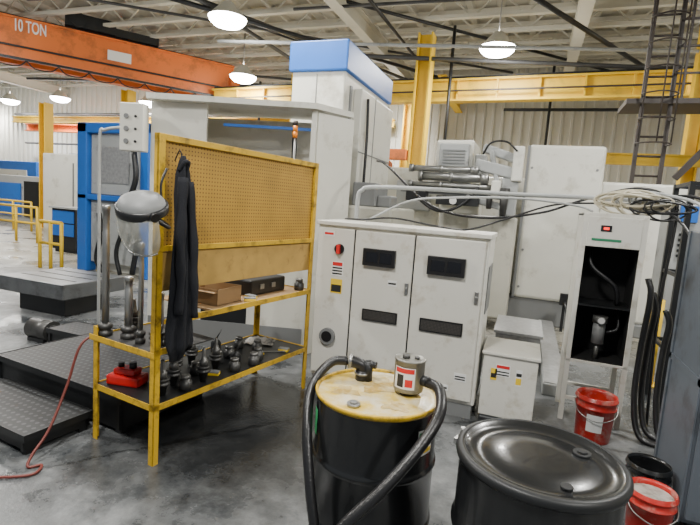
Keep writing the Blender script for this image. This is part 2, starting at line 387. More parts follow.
for i in range(1,18):
    c_=a.lerp(b,i/18); mb.box(c_.x-.02,c_.x+.02,c_.y-.14,c_.y-.01,c_.z-.23,c_.z+.23)
T.part('stiffener',mb,YBEAM,world=True)
single('crane_runway_beam','orange steel runway beam far across the shop','crane beam',MB().ibeam((-22.5,16.3,4.2),(-9.5,16.3,4.1),.3,.34,.04),ORANGE,(-16,16.3,4.2))
single('crane_runway_beam','thin yellow steel beam far across the shop','crane beam',MB().ibeam((-25,17.4,4.75),(-5,17.4,4.75),.25,.3,.04),YBEAM,(-15,17.4,4.75))
single('guard_beam','yellow steel guard beam behind the machining centre','guard beam',MB().ibeam((.9,11.0,3.0),(5.8,11.0,3.0),.15,.22,.03),YBEAM,(3,11,3.0))
single('bracing_beam','yellow steel brace running back from the column','brace beam',MB().ibeam((-2.78,14.2,5.4),(-2.78,17.9,5.4),.25,.35,.04),YBEAM,(-2.78,15,5.4))
def column(x,y,w,h,m=YBEAM,lab='yellow painted steel building column'):
    T=Thing('steel_column',lab,'column',(x,y,0))
    T.part('shaft',MB().ibeam((0,0,.02),(0,0,h),w,w*.9,.04),m)
    T.part('base_plate',MB().box(-w*.7,w*.7,-w*.7,w*.7,0,.03),m)
    return T
column(-2.78,11.95,.40,5.9,lab='yellow painted steel column holding up the runway beam')
column(-17.1,13.1,.35,4.6); column(-13.0,12.9,.35,4.95); column(-7.3,14.1,.35,5.9); column(2.85,11.5,.28,5.9); column(5.9,11.0,.3,5.9); column(-4.3,16.6,.3,5.9)
T=Thing('jib_hoist','orange hoist block fixed to the yellow column','hoist',(-3.25,11.8,2.9))
T.part('bracket',MB().box(-.45,.25,-.15,.15,0,.25),ORANGE,bevel=.02)
T.part('motor',MB().cyl((-.3,-.2,-.12),(-.3,.25,-.12),.13),ORANGE)
T=Thing('bollard','short yellow steel bollard near the hoses','bollard',(1.40,5.95,0))
T.part('post',MB().cyl((0,0,.01),(0,0,.95),.06,n=16),YBEAM); T.part('base_plate',MB().box(-.1,.1,-.1,.1,0,.012),YBEAM)

# dark ladder, cage and landing
LX=.22
T=Thing('access_ladder','dark brown caged steel access ladder with landing','ladder',(1.5+LX,9.05,0))
for x in (1.27,1.66): T.part('side_rail',MB().beam((x+LX,9.05,0),(x+LX,9.05,6.0),.06,.06),BROWN,world=True)
for k in range(19): T.part('rung',MB().cyl((1.27+LX,9.05,.35+.31*k),(1.66+LX,9.05,.35+.31*k),.018,n=8),BROWN,world=True)
mb=MB().box(1.25,3.6,8.95,9.8,3.64,3.72)
for x in (2.0,2.3,2.65,3.0,3.35): mb.beam((x,8.98,3.7),(x,8.98,5.6),.035,.035)
for z in (4.1,4.5,4.9,5.55): mb.beam((1.66+LX,8.98,z),(3.6,8.98,z),.03,.03)
T.part('landing',mb,BROWN,world=True)
mb=MB()
for i in range(8):
    z=3.0+.38*i
    mb.tube([(1.27+LX,9.05,z),(1.22+LX,8.8,z),(1.46+LX,8.62,z),(1.7+LX,8.8,z),(1.66+LX,9.05,z)],.012,n=6,sub=4)
for x,y in ((1.24,8.8),(1.46,8.63),(1.69,8.8)): mb.cyl((x+LX,y,3.0),(x+LX,y,5.66),.012,n=6)
T.part('safety_cage',mb,BROWN,world=True)
T.part('landing_post',MB().beam((3.0,9.7,0),(3.0,9.7,3.64),.08,.08),BROWN,world=True)
T.part('stringer',MB().beam((2.1,9.1,2.5),(2.9,9.1,3.6),.05,.10),BROWN,world=True)

# ------------------------------------------------------------------ electrical cabinet
cx0,cx1,cy,ct=-1.79,-.27,4.0,1.56
T=Thing('electrical_cabinet','cream white steel electrical cabinet with two black windowed doors','electrical cabinet',(-1.03,4.3,0))
T.part('plinth',MB().box(cx0+.02,cx1-.02,cy+.03,4.58,0,.12),GREY,world=True)
T.part('body',MB().box(cx0,cx1,cy+.02,4.6,.12,ct),CABW,.012,world=True)
T.part('top_lip',MB().box(cx0-.012,cx1+.012,cy-.012,4.61,ct-.025,ct+.012),CABW,.006,world=True)
def label(T,x,y,z,w,h,base,bands,parent=None,name='warning_label'):
    mb=MB().box(x-w/2,x+w/2,y-.003,y,z-h/2,z+h/2); mats=[base]
    for i,(z0,z1,m) in enumerate(bands):
        mats.append(m); mb.m(i+1).box(x-w/2*.86,x+w/2*.86,y-.005,y-.001,z-h/2+h*z0,z-h/2+h*z1)
    return T.part(name,mb,mats,parent=parent,world=True)
T.part('door_gap',MB().box(-1.432,-1.416,cy+.005,cy+.021,.16,ct-.05).box(-.885,-.872,cy+.005,cy+.021,.16,ct-.05),BLACK,world=True)
for dx0,dx1,wn,vt in ((-1.415,-.885,(-1.18,1.29,.29,.15),(-1.14,.775,.32,.10)),(-.872,-.30,(-.60,1.28,.31,.155),(-.60,.765,.36,.11))):
    D=T.part('door',MB().box(dx0,dx1,cy-.012,cy+.02,.16,ct-.05),CABW,.006,world=True)
    x,z,w,h=wn
    T.part('window',MB().box(x-w/2,x+w/2,cy-.05,cy-.012,z-h/2,z+h/2).m(1).box(x-w/2+.03,x-.01,cy-.053,cy-.049,z-h/2+.03,z+h/2-.03).box(x+.01,x+w/2-.03,cy-.053,cy-.049,z-h/2+.03,z+h/2-.03),[BLACK,GLASSD],.004,parent=D,world=True)
    x,z,w,h=vt
    T.part('vent',MB().box(x-w/2,x+w/2,cy-.028,cy-.012,z-h/2,z+h/2).m(1).box(x-w/2+.012,x+w/2-.012,cy-.031,cy-.027,z-h/2+.012,z+h/2-.012),[BLACK,VENT],parent=D,world=True)
    T.part('latch',MB().box(dx1-.05,dx1-.02,cy-.03,cy-.012,1.0,1.1).cyl((dx1-.035,cy-.03,1.05),(dx1-.035,cy-.045,1.05),.012,n=12),STEEL,.003,parent=D,world=True)
D=T.part('side_panel',MB().box(cx0+.02,-1.43,cy-.006,cy+.02,.16,ct-.05),CABW,.005,world=True)
T.part('main_switch',MB().cyl((-1.56,cy-.006,1.33),(-1.56,cy-.03,1.33),.045).m(1).box(-1.575,-1.545,cy-.055,cy-.03,1.29,1.37),[BLACK,LRED],parent=D,world=True)
label(T,-1.57,cy-.006,1.15,.11,.13,CERAM,[(.7,.95,LRED),(.1,.2,LBLK),(.3,.4,LBLK),(.5,.6,LBLK)],D)
label(T,-1.57,cy-.006,.99,.11,.13,LYEL,[(.1,.6,LBLK)],D)
label(T,-1.67,cy-.006,1.46,.10,.05,CERAM,[(.3,.7,LRED)],D)
T.part('round_cover',MB().cyl((-1.62,cy-.006,.52),(-1.62,cy-.04,.52),.075).m(1).cyl((-1.62,cy-.04,.52),(-1.62,cy-.045,.52),.05),[GREY,BLACK],parent=D,world=True)
label(T,-.40,cy-.012,.36,.10,.07,CERAM,[(.2,.35,LBLK),(.5,.65,LBLK)])
label(T,-.55,cy-.012,.25,.12,.05,CERAM,[(.3,.6,LBLK)])
label(T,-1.05,cy-.012,1.08,.08,.05,CERAM,[(.3,.6,LBLK)])
T.part('cable_gland',MB().box(-.272,-.262,4.1,4.5,.9,1.3),GREY,world=True)

T=Thing('transformer_box','small cream steel transformer box with warning labels','transformer box',(-.03,4.36,0))
T.part('body',MB().box(-.235,.20,4.12,4.62,.03,.565),CABW,.008,world=True)
T.part('lid',MB().box(-.25,.215,4.10,4.64,.565,.59),CABW,.006,world=True)
T.part('foot',MB().box(-.22,.19,4.14,4.6,0,.03),GREY,world=True)
label(T,-.07,4.12,.44,.12,.10,CERAM,[(.7,.95,LRED),(.1,.2,LBLK),(.35,.45,LBLK)])
label(T,.06,4.12,.40,.05,.14,CERAM,[(.1,.5,LYEL),(.6,.8,LBLK)])
label(T,-.14,4.12,.40,.05,.10,LYEL,[(.2,.6,LBLK)])

# ------------------------------------------------------------------ machine tower with blue head
T=Thing('machine_tower','tall white machining tower capped with a blue cover','machine tool',(-2.65,6.4,0))
T.part('column',MB().box(-3.0,-2.28,5.62,7.5,0,3.34),WHITE,.02,world=True)
T.part('side_column',MB().box(-2.28,-2.16,5.95,7.4,0,3.2),WHITE,.015,world=True)
T.part('blue_cover',MB().box(-3.03,-2.24,5.57,7.55,3.33,3.69),BLUE,.02,world=True)
T.part('guide_slot',MB().box(-2.285,-2.262,5.80,5.86,.3,3.2),GREY,world=True)
T.part('cable_hose',MB().tube([(-2.13,6.1,3.1),(-2.12,6.13,2.6),(-2.1,6.07,2.0),(-2.1,6.1,1.8)],.02,n=8),BLACK,world=True)
T.part('side_seam',MB().box(-2.162,-2.155,6.5,6.52,0,3.2).box(-2.162,-2.155,5.95,7.4,2.4,2.415),GREY,world=True)
T.part('front_seam',MB().box(-3.005,-2.275,5.613,5.622,1.95,1.965).box(-2.66,-2.65,5.613,5.622,0,3.3),GREY,world=True)
T.part('saddle',MB().box(-2.1,-1.5,5.4,6.6,.3,1.72),BEIGE,.03,world=True)
T.part('saddle_cover',MB().box(-2.02,-1.72,5.45,5.95,1.72,2.0).box(-1.72,-1.55,5.5,5.8,1.72,1.86),GREY,.02,world=True)

A=Vector((-4.0,4.32,0)); B=Vector((-2.24,4.82,0)); Cc=Vector((-2.0,5.27,0))
T=Thing('machine_enclosure','white sheet metal splash enclosure with open bay and projecting top','machine enclosure',(-3.1,5,0))
def panel(mb,p,q,z0,z1,t=.04):
    p=Vector(p); q=Vector(q); zc=(z0+z1)/2
    return mb.beam((p.x,p.y,zc),(q.x,q.y,zc),t,z1-z0)
dd=(B-A).normalized(); nn=Vector((-dd.y,dd.x,0))
T.part('front_panel',panel(MB(),A,A+dd*.62,0,2.7),WHITE,.006,world=True)
T.part('side_panel',panel(MB(),B,Cc,0,2.68),WHITE,.006,world=True)
T.part('front_post',panel(MB(),B-dd*.06,B,0,2.7,.06),WHITE,.006,world=True)
T.part('back_panel',panel(MB(),A+nn*.72,B+nn*.60,0,2.66),WHITE,world=True)
T.part('end_panel',panel(MB(),A,A+nn*.72,0,2.7),WHITE,world=True)
r=[A-nn*.16,B-nn*.10,Cc+Vector((.02,-.05,0)),B+nn*.62,A+nn*.74]
vs=[(p.x,p.y,2.70) for p in r]+[(p.x,p.y,2.76) for p in r]; k=5
T.part('roof_panel',MB().add(vs,[tuple(range(k))[::-1],tuple(range(k,2*k))]+[(i,(i+1)%k,k+(i+1)%k,k+i) for i in range(k)]),WHITE,world=True)
T.part('blue_rail',panel(MB(),A+dd*.75+nn*.15,B-dd*.05+nn*.15,2.50,2.53,.03),BLUE,world=True)
T.part('lower_panel',panel(MB(),A+dd*1.15,B-dd*.06,.0,1.25,.04),WHITE,.006,world=True)
T.part('shade_panel',panel(MB(),A+dd*.62,A+dd*1.15,.0,1.0,.04),DARK,world=True)  # dark sheet standing in for the shade in the open bay behind the rack
T.part('kick_plate',panel(MB(),A+dd*.0-nn*.025,B-dd*.03-nn*.035,.0,.30,.01),GREY,world=True)
T.part('inner_duct',MB().tube([(-2.6,5.0,2.6),(-2.6,5.05,2.0),(-2.5,5.1,1.5),(-2.6,5.1,1.2)],.03,n=8),DARK,world=True)
T=Thing('signal_light','slim amber machine signal light on a pole','signal light',(-2.385,4.60,2.22))
T.part('pole',MB().cyl((0,0,-.9),(0,0,.16),.012,n=10),STEEL)
T.part('base',MB().box(-.03,.03,-.03,.14,-.92,-.86),STEEL)
T.part('amber_lens',MB().cyl((0,0,.22),(0,0,.28),.025,n=14),AMBER)
T.part('amber_lens',MB().cyl((0,0,.16),(0,0,.218),.025,n=14),AMBER)
T.part('cap',MB().cyl((0,0,.28),(0,0,.33),.025,n=14),BROWN)
T=Thing('control_box','grey control box with round dials fixed to the enclosure','control box',(-4.07,4.13,2.08),rz=15.9)
T.part('enclosure',MB().box(-.13,.13,-.07,.06,.05,.55),WHITE,.01)
for i in range(3):
    T.part('dial',MB().cyl((-.05,-.07,.15+.13*i),(-.05,-.085,.15+.13*i),.026,n=16),GREY)
    T.part('button',MB().cyl((.05,-.07,.15+.13*i),(.05,-.08,.15+.13*i),.014,n=12),BLACK)
T.part('bracket',MB().box(-.1,.1,.06,.10,.1,.5),GREY)
single('conduit','slim grey steel conduit rising from the floor beside the enclosure','conduit',MB().tube([(-4.55,4.12,0),(-4.55,4.12,1.2),(-4.55,4.12,2.25),(-4.5,4.14,2.35),(-4.36,4.16,2.38),(-4.22,4.17,2.38)],.017,n=10),LGREY,(-4.5,4.1,0))

# ------------------------------------------------------------------ conduit and cables behind cabinet
single('conduit','grey steel conduit running above the cabinet to the filter stand','conduit',
  MB().tube([(-1.66,4.66,0),(-1.66,4.66,1.2),(-1.66,4.66,1.78),(-1.62,4.66,1.88),(-1.5,4.66,1.92),(-.9,4.66,1.93),(-.2,4.96,1.94),(.5,4.96,1.95),(1.1,4.96,1.95)],.022,n=10,sub=5),LGREY,(-.2,4.7,1.57))
single('cable','black cable sagging from the machine to the filter stand','cable',
  MB().tube([(-1.72,5.4,2.25),(-1.5,5.1,2.17),(-.98,5,1.78),(-.47,5.05,1.69),(.09,5.1,1.78),(.46,5.1,1.93),(.87,5.06,2.06),(1.1,4.8,1.98),(1.14,4.7,1.8),(1.1,4.65,1.0),(1.14,4.65,.02)],.012,n=8),BLACK,(0,5,1.7))
single('cable','grey cable clipped along the conduit','cable',
  MB().tube([(-1.5,4.5,1.58),(-1.1,4.55,1.80),(-.7,4.55,1.86),(-.1,4.56,1.89),(.35,4.56,1.86),(.5,4.6,1.82)],.010,n=8),LGREY,(-.3,4.55,1.6))
single('cable','black cable trailing over the cabinet top','cable',
  MB().tube([(-1.72,4.5,1.585),(-1.45,4.3,1.60),(-1.2,4.45,1.63),(-.8,4.5,1.585),(-.5,4.3,1.585),(-.2,4.55,1.7),(.2,4.8,1.86),(.6,4.75,1.9)],.009,n=8),BLACK,(-.6,4.5,1.6))
def coil(cx,cy_,cz,rx,rz_,n,r,jit):
    pts=[]
    for i in range(n*12+1):
        t=i/12*2*math.pi; pts.append((cx+rx*math.cos(t)*(1+jit*math.sin(t*.37)),cy_+.05*math.sin(t*.6)+.03*math.sin(t*1.3),cz+rz_*math.sin(t)*(1+jit*math.cos(t*.53))))
    return MB().tube(pts,r,n=8,sub=2)
single('cable_coil','tangled coil of beige cable resting on the filter stand','cable coil',coil(.80,4.68,1.92,.19,.075,9,.010,.55),TAN,(.80,4.68,1.9))
single('cable_coil','tangled coil of grey cable resting on the filter stand','cable coil',coil(.92,4.80,1.94,.16,.06,5,.011,.5),LGREY,(.92,4.80,1.9))
single('cable_coil','tangled coil of thin black cable beside the filter stand','cable coil',coil(1.02,4.62,1.88,.17,.07,5,.008,.45),BLACK,(1.02,4.62,1.87))
for i,pp in enumerate((((1.0,4.7,1.9),(1.15,4.5,1.75),(1.2,4.3,1.5),(1.18,4.25,.9),(1.22,4.2,.03)),((.98,4.6,2.0),(1.2,4.3,1.9),(1.32,4.1,1.6),(1.3,4.0,1.0),(1.35,4.0,.03)),((.9,4.75,1.95),(1.25,4.6,1.98),(1.45,4.3,1.7),(1.42,4.2,1.1),(1.5,4.2,.03)))):
    single('cable','power cable dropping to the floor beside the filter stand','cable',MB().tube(pp,.012,n=8),(BLACK,LGREY,BLACK)[i],(pp[2][0],pp[2][1],0),group='power cables beside the filter stand')

# ------------------------------------------------------------------ machining centre on the right
T=Thing('machining_centre','large white machining centre with slab sided guard','machine tool',(.4,8.6,0))
T.part('guard_panel',MB().box(-.12,.98,8.2,8.32,.42,2.86),WHITE,.05,world=True)
T.part('rear_guard',MB().box(.98,2.2,8.4,8.55,.2,2.35),WHITE,.04,world=True)
T.part('rear_body',MB().box(-1.1,.9,8.5,10.6,.42,2.35),WHITE,.03,world=True)
T.part('base',MB().box(-1.2,.95,8.25,10.6,0,.42).box(.95,2.2,8.3,8.6,0,.2),GREY,.02,world=True)
T.part('rivet',(lambda m:[m.cyl((x,8.2,z),(x,8.19,z),.02,n=8) for x in (-.05,.88) for z in (.6,1.2,1.8,2.5)] and m)(MB()),GREY,world=True)
T.part('panel_edge',MB().box(-.14,-.10,8.19,8.33,.42,2.84),GREY,world=True)
T=Thing('turret_head','light grey spindle head with actuator arms','spindle head',(-1.1,7.6,0))
T.part('column',MB().box(-1.35,-.75,7.7,8.18,0,2.0),WHITE,.03,world=True)
T.part('head_box',MB().box(-1.42,-.86,7.3,8.1,2.0,2.78),WHITE,.04,world=True)
T.part('head_cap',MB().box(-1.36,-.92,7.25,7.32,2.38,2.72).box(-.86,-.70,7.5,7.9,2.2,2.6),LGREY,.02,world=True)
T.part('rear_housing',MB().box(-2.45,-1.45,8.2,8.7,0,2.42),WHITE,.03,world=True)
T.part('rear_bracket',MB().box(-2.2,-1.6,8.1,8.2,1.7,2.2),LGREY,.02,world=True)
T.part('louver',(lambda m:[m.box(-1.3,-.98,7.235,7.25,2.43+.045*i,2.45+.045*i) for i in range(5)] and m)(MB()),GREY,world=True)
for z,r,x0_,x1_ in ((2.33,.045,-1.75,-.75),(2.22,.06,-1.6,-.6),(2.10,.04,-1.75,-.45)): T.part('actuator_cylinder',MB().cyl((x0_,7.1,z),(x1_,7.1,z),r,n=16).cyl((x0_,7.1,z),(x0_+.06,7.1,z),r*1.3,n=16).cyl((x0_+.45,7.1,z),(x0_+.5,7.1,z),r*1.2,n=16).cyl((x1_-.1,7.1,z),(x1_,7.1,z),r*1.35,n=16),STEEL,world=True)
T.part('arm',MB().beam((-.72,7.2,2.66),(-.22,7.2,2.50),.12,.12).beam((-.80,7.15,2.42),(-.22,7.15,2.30),.14,.16).box(-.42,-.2,7.1,7.4,1.72,2.25).beam((-.9,7.2,1.95),(-.3,7.2,1.82),.10,.10).beam((-.6,7.12,2.62),(-.45,7.12,2.05),.07,.07),LGREY,.02,world=True)
T.part('tool_carrier',MB().box(-.30,-.16,7.05,7.35,2.2,2.68).box(-.55,-.42,7.02,7.15,1.98,2.2),WHITE,.02,world=True)
T.part('spindle',MB().cyl((-.36,7.05,2.1),(-.36,7.05,1.70),.07,.04),DSTEEL,world=True)
T.part('spindle',MB().cyl((-.56,7.1,2.05),(-.56,7.1,1.80),.05,.035),DSTEEL,world=True)
T.part('lower_housing',MB().box(-.85,-.17,7.3,7.9,.2,1.70),BEIGE,.03,world=True)
T.part('valve_bank',MB().box(-1.3,-.7,7.0,7.2,1.82,1.95),DARK,.01,world=True)
T.part('valve_block',MB().box(-1.75,-1.45,7.0,7.2,1.85,2.0),DARK,.01,world=True)
T.part('gauge',MB().cyl((-1.05,7.0,1.88),(-1.05,6.97,1.88),.05,n=16),CERAM,world=True)
T.part('hose',MB().tube([(-1.6,7.05,2.05),(-1.5,6.95,1.85),(-1.2,6.95,1.72),(-.9,6.98,1.85),(-.7,7.0,2.1)],.02,n=8),BLACK,world=True)
T.part('hose',MB().tube([(-.7,7.0,2.55),(-.6,6.95,2.7),(-.4,6.98,2.72),(-.25,7.0,2.6)],.014,n=8),BLACK,world=True)
T.part('support_rail',MB().beam((-1.9,7.3,2.02),(-.2,7.3,1.98),.06,.08),GREY,world=True)
T=Thing('chip_cover','galvanised steel chip cover beside the transformer box','machine cover',(.05,6,0))
T.part('cover',MB().box(-.22,.26,5.55,6.4,.0,.42),STONE,.02,world=True)
T.part('lid',MB().box(-.24,.28,5.53,6.42,.42,.45),STONE,world=True)
T=Thing('machine_bed','low pale machine bed with dirty deck','machine bed',(.35,6,0))
T.part('bed',MB().box(.30,.52,4.98,8.1,0,.12),LGREY,.01,world=True)
T.part('deck',MB().box(.31,.51,5.0,8.08,.12,.13),STONE,world=True)
T=Thing('power_outlet','black power outlet on a short stand with trailing cables','power outlet',(.64,8.0,0))
T.part('box',MB().box(-.07,.07,-.04,.04,.42,.6),BLACK,.006)
T.part('post',MB().box(-.02,.02,-.02,.02,0,.42),DARK)
T.part('cable',MB().tube([(0,-.04,.48),(.05,-.15,.3),(.12,-.3,.02),(.3,-.6,.015),(.2,-1.0,.015),(.5,-1.3,.015)],.014,n=8),BLACK)

# ------------------------------------------------------------------ filter stand
T=Thing('filter_stand','cream open fronted filter cabinet on legs with red readout','filter cabinet',(.66,4.7,0))
x0,x1,y0,y1=.42,.90,4.45,4.90
mb=MB().box(x0,x0+.02,y0,y1,.55,1.8).box(x1-.02,x1,y0,y1,.55,1.8).box(x0,x1,y1-.02,y1,.55,1.8).box(x0,x1,y0,y1,.53,.55).box(x0,x1,y0,y1,1.78,1.81)
mb.box(x0,x0+.04,y0-.005,y0+.02,.55,1.8).box(x1-.04,x1,y0-.005,y0+.02,.55,1.8)
T.part('housing',mb,CABW,.003,world=True)
T.part('control_panel',MB().box(x0+.04,x1-.04,y0-.01,y0+.02,1.53,1.78),CABW,.004,world=True)
T.part('display',MB().box(.56,.64,y0-.016,y0-.01,1.66,1.71).m(1).box(.58,.62,y0-.018,y0-.015,1.675,1.695),[BLACK,REDL],world=True)
T.part('nameplate',MB().box(.50,.72,y0-.014,y0-.01,1.58,1.60),GREEN,world=True)
T.part('liner',MB().box(x0+.021,x1-.021,y1-.04,y1-.021,.551,1.529).box(x0+.021,x0+.03,y0+.03,y1-.04,.551,1.77).box(x1-.03,x1-.021,y0+.03,y1-.04,.551,1.77).box(x0+.03,x1-.03,y0+.03,y1-.04,1.52,1.53).box(x0+.03,x1-.03,y0+.02,y1-.04,.551,.56),INSIDE,world=True)
T.part('shelf',MB().box(x0+.03,x1-.03,y0+.02,y1-.04,1.02,1.035),DARK,world=True)
T.part('internal_hose',MB().tube([(.52,y0+.2,1.5),(.55,y0+.12,1.35),(.74,y0+.12,1.2),(.78,y0+.15,1.04)],.018,n=8).tube([(.80,y0+.2,1.0),(.80,y0+.1,.85),(.72,y0+.1,.8)],.015,n=8),RUBBER,world=True)
T.part('filter_bowl',MB().cyl((.66,y0+.1,.88),(.66,y0+.1,.70),.05).m(1).cyl((.66,y0+.1,.94),(.66,y0+.1,.88),.06).cyl((.66,y0+.1,.70),(.66,y0+.1,.56),.02),[GREY,TSTEEL],world=True)
T.part('gauge',MB().cyl((.66,y0+.04,.91),(.66,y0+.02,.91),.032).m(1).cyl((.66,y0+.02,.91),(.66,y0+.018,.91),.026),[STEEL,CERAM],world=True)
for x in (x0+.02,x1-.02):
    for y in (y0+.02,y1-.02): T.part('leg',MB().beam((x,y,0),(x,y,.54),.04,.04),CABW,world=True)
for y in (y0+.02,y1-.02): T.part('leg_brace',MB().beam((x0+.02,y,.2),(x1-.02,y,.2),.025,.03),CABW,world=True)
for i,(dx,dy) in enumerate(((0,0),(.075,.12),(.15,-.04))):
    single('corrugated_hose','black corrugated hose hanging beside the filter cabinet','hose',
      MB().tube([(.97+dx,4.55+dy,1.3-.12*i),(1.00+dx,4.52+dy,1.15-.1*i),(.98+dx,4.5+dy,.7),(.97+dx,4.42+dy,.3),(1.02+dx,4.3+dy,.04),(1.2+dx,4.2+dy,.03)],.024,n=10),RUBBER,(1.0+dx,4.5,0),group='black hoses by the filter cabinet')

# ------------------------------------------------------------------ pails
def pail(loc, m, lab, fill=None, level=.2, s=1.0):
    T=Thing('pail',lab,'bucket',loc)
    prof=[(.001,0),(.125,0),(.128,.01),(.142,.27),(.155,.275),(.155,.285),(.144,.29),(.146,.33),(.158,.335),(.158,.345),(.148,.35),(.150,.368),(.144,.37),(.138,.34),(.122,.02),(.001,.02)]
    T.part('body',MB().lathe([(r*s,z*s) for r,z in prof],n=32,close=False),m)
    T.part('contents',MB().lathe([(.001,level*s),((.128+.02*(level-.1))*s,level*s)],n=24,close=False),fill or BROWN)
    T.part('bail_handle',MB().tube([(-.157*s,0,.31*s),(-.13*s,-.11*s,.24*s),(0,-.17*s,.20*s),(.13*s,-.11*s,.24*s),(.157*s,0,.31*s)],.004,n=6),STEEL)
    return T
T=pail((.66,4.18,0),REDP,'dirty red plastic pail standing by the filter cabinet')
T.part('pail_label',MB().add([(.147*math.cos(t)*f,.147*math.sin(t)*f,z) for z,f in ((.1,.93),(.24,.985)) for t in [R(a) for a in range(240,296,8)]],[(i,i+1,8+i,7+i) for i in range(6)],True),CERAM)
pail((.80,2.95,0),REDP,'red plastic pail holding pale dirty residue by the grey cabinet',fill=PAPER,level=.33,s=.8)
pail((.85,3.28,0),DRUM,'black plastic pail with open top behind the red pail',fill=INSIDE,s=.8)

# ------------------------------------------------------------------ grey cabinet far right, rear control cabinet
T=Thing('steel_locker','dark blue grey steel cabinet standing beside the pails','steel cabinet',(1.2,3.3,0))
T.part('body',MB().box(1.0,1.7,3.12,3.75,.05,1.72),BLGREY,.01,world=True)
T.part('side_flange',MB().box(.99,1.0,3.12,3.16,.05,1.72).box(.99,1.0,3.71,3.75,.05,1.72).box(.99,1.0,3.12,3.75,.86,.90),BLGREY,world=True)
T.part('door',MB().box(1.015,1.685,3.10,3.12,.08,1.68),BLGREY,.006,world=True)
T.part('door_handle',MB().box(1.07,1.095,3.07,3.10,.85,1.05),STEEL,.004,world=True)
T.part('foot',MB().box(1.05,1.65,3.15,3.7,0,.05),DARK,world=True)
T=Thing('control_cabinet','dull grey control cabinet with small blue panel','control cabinet',(1.75,6.7,0))
T.part('body',MB().box(1.55,2.1,6.4,7.1,0,2.0),LGREY,.015,world=True)
T.part('blue_panel',MB().box(1.58,1.75,6.37,6.4,1.8,1.98),BLUE,world=True)
T.part('louver',(lambda m:[m.box(1.6,1.95,6.385,6.4,1.4+.06*i,1.43+.06*i) for i in range(5)] and m)(MB()),DARK,world=True)
T=Thing('guard_cage','black square tube guard frame around cabling','guard frame',(1.5,5.2,0))
for x,y in ((1.32,5.1),(1.85,5.1),(1.32,5.6),(1.85,5.6)): T.part('post',MB().beam((x,y,0),(x,y,2.15),.045,.045),DARK,world=True)
for z in (.6,1.3,2.13): T.part('crossbar',MB().beam((1.32,5.1,z),(1.85,5.1,z),.035,.035).beam((1.32,5.1,z),(1.32,5.6,z),.035,.035).beam((1.85,5.1,z),(1.85,5.6,z),.035,.035).beam((1.32,5.6,z),(1.85,5.6,z),.035,.035),DARK,world=True)

# ------------------------------------------------------------------ drums
def drum_body(): return [(.001,0),(.280,0),(.292,.004),(.292,.016),(.284,.022),(.284,.275),(.288,.283),(.294,.290),(.294,.300),(.288,.307),(.284,.315),(.284,.565),(.288,.573),(.294,.580),(.294,.590),(.288,.597),(.284,.605),(.284,.855)]
T=Thing('oil_drum','black steel drum with stained yellow lid and pump','drum',(-.578,2.10,0))
T.part('body',MB().lathe(drum_body(),n=56,close=False),DRUM)
T.part('rim',MB().lathe([(.284,.855),(.290,.862),(.294,.870),(.294,.880),(.288,.884),(.282,.880),(.280,.866)],n=56,close=False),RIMY)
T.part('lid',MB().lathe([(.281,.868),(.262,.864),(.25,.868),(.001,.868)],n=56,close=False),LID1)
T.part('bung',MB().cyl((-.05,-.2,.868),(-.05,-.2,.882),.03,n=16).cyl((-.05,-.2,.882),(-.05,-.2,.89),.018,n=8),STEEL)
for cx_,cy2,rr_,sd in ((.0,.10,.12,1),(-.14,-.06,.06,2),(.12,-.12,.055,3)):
    vs=[(cx_,cy2,.8695)]; n=36
    for k in range(n):
        t=2*math.pi*k/n; f=rr_*(1+.28*math.sin(3*t+sd)+.18*math.sin(7*t+sd*2)+.08*math.sin(13*t)); vs.append((cx_+f*math.cos(t),cy2+f*math.sin(t)*.8,.8695))
    T.part('oil_stain',MB().add(vs,[(0,1+k,1+(k+1)%n) for k in range(n)]),STAIN)
def wrap(T,r,a0,a1,z0,z1,m,name):
    n=10; vs=[]
    for z in (z0,z1):
        for i in range(n+1):
            t=R(a0+(a1-a0)*i/n); vs.append((r*math.cos(t),r*math.sin(t),z))
    return T.part(name,MB().add(vs,[(i,i+1,n+2+i,n+1+i) for i in range(n)],True),m)
wrap(T,.2865,326,346,.68,.80,CERAM,'drum_label'); wrap(T,.2875,327,345,.72,.79,LGRN,'label_band'); wrap(T,.2875,327,345,.69,.71,LYEL,'label_band')
wrap(T,.2865,203,218,.68,.80,LGRN,'drum_label')
# pump
T=Thing('drum_pump','squat dull metal drum pump canister with red and white sticker','pump',(-.452,2.17,.868))
T.part('base',MB().cyl((0,0,0),(0,0,.03),.04,n=16),DSTEEL)
T.part('body',MB().lathe([(.05,.012),(.068,.018),(.071,.026),(.071,.162),(.074,.164),(.074,.172),(.068,.175),(.064,.168),(.001,.168)],n=40,close=False),CAN)
wrap(T,.0722,222,305,.040,.142,CERAM,'sticker'); wrap(T,.0728,226,301,.116,.138,LRED,'sticker_band'); wrap(T,.0728,235,262,.048,.108,LBLK,'sticker_mark'); wrap(T,.0728,268,296,.052,.088,LRED,'sticker_mark')
T.part('top_plug',MB().cyl((-.02,0,.166),(-.02,0,.184),.018,n=12),DSTEEL)
T.part('vent_cap',MB().cyl((.03,.01,.166),(.03,.01,.18),.012,n=10),DSTEEL)
T.part('outlet',MB().cyl((.055,-.01,.08),(.10,-.03,.08),.025,n=14),DARK)
T=Thing('hose_elbow','black hose elbow clamped on the drum lid','hose fitting',(-.70,2.22,.868))
T.part('elbow',MB().cyl((0,0,0),(0,0,.05),.034,n=16).tube([(0,0,.04),(-.005,0,.07),(-.035,-.01,.085),(-.07,-.02,.09)],.03,n=12),BLACK)
T.part('clamp',MB().cyl((-.055,-.015,.088),(-.07,-.02,.09),.036,n=16).cyl((0,0,.03),(0,0,.04),.04,n=16),STEEL)
T.part('valve_body',MB().cyl((.03,.0,.0),(.03,.0,.10),.022,n=14).cyl((.03,0,.085),(.07,0,.085),.018,n=12),DARK)
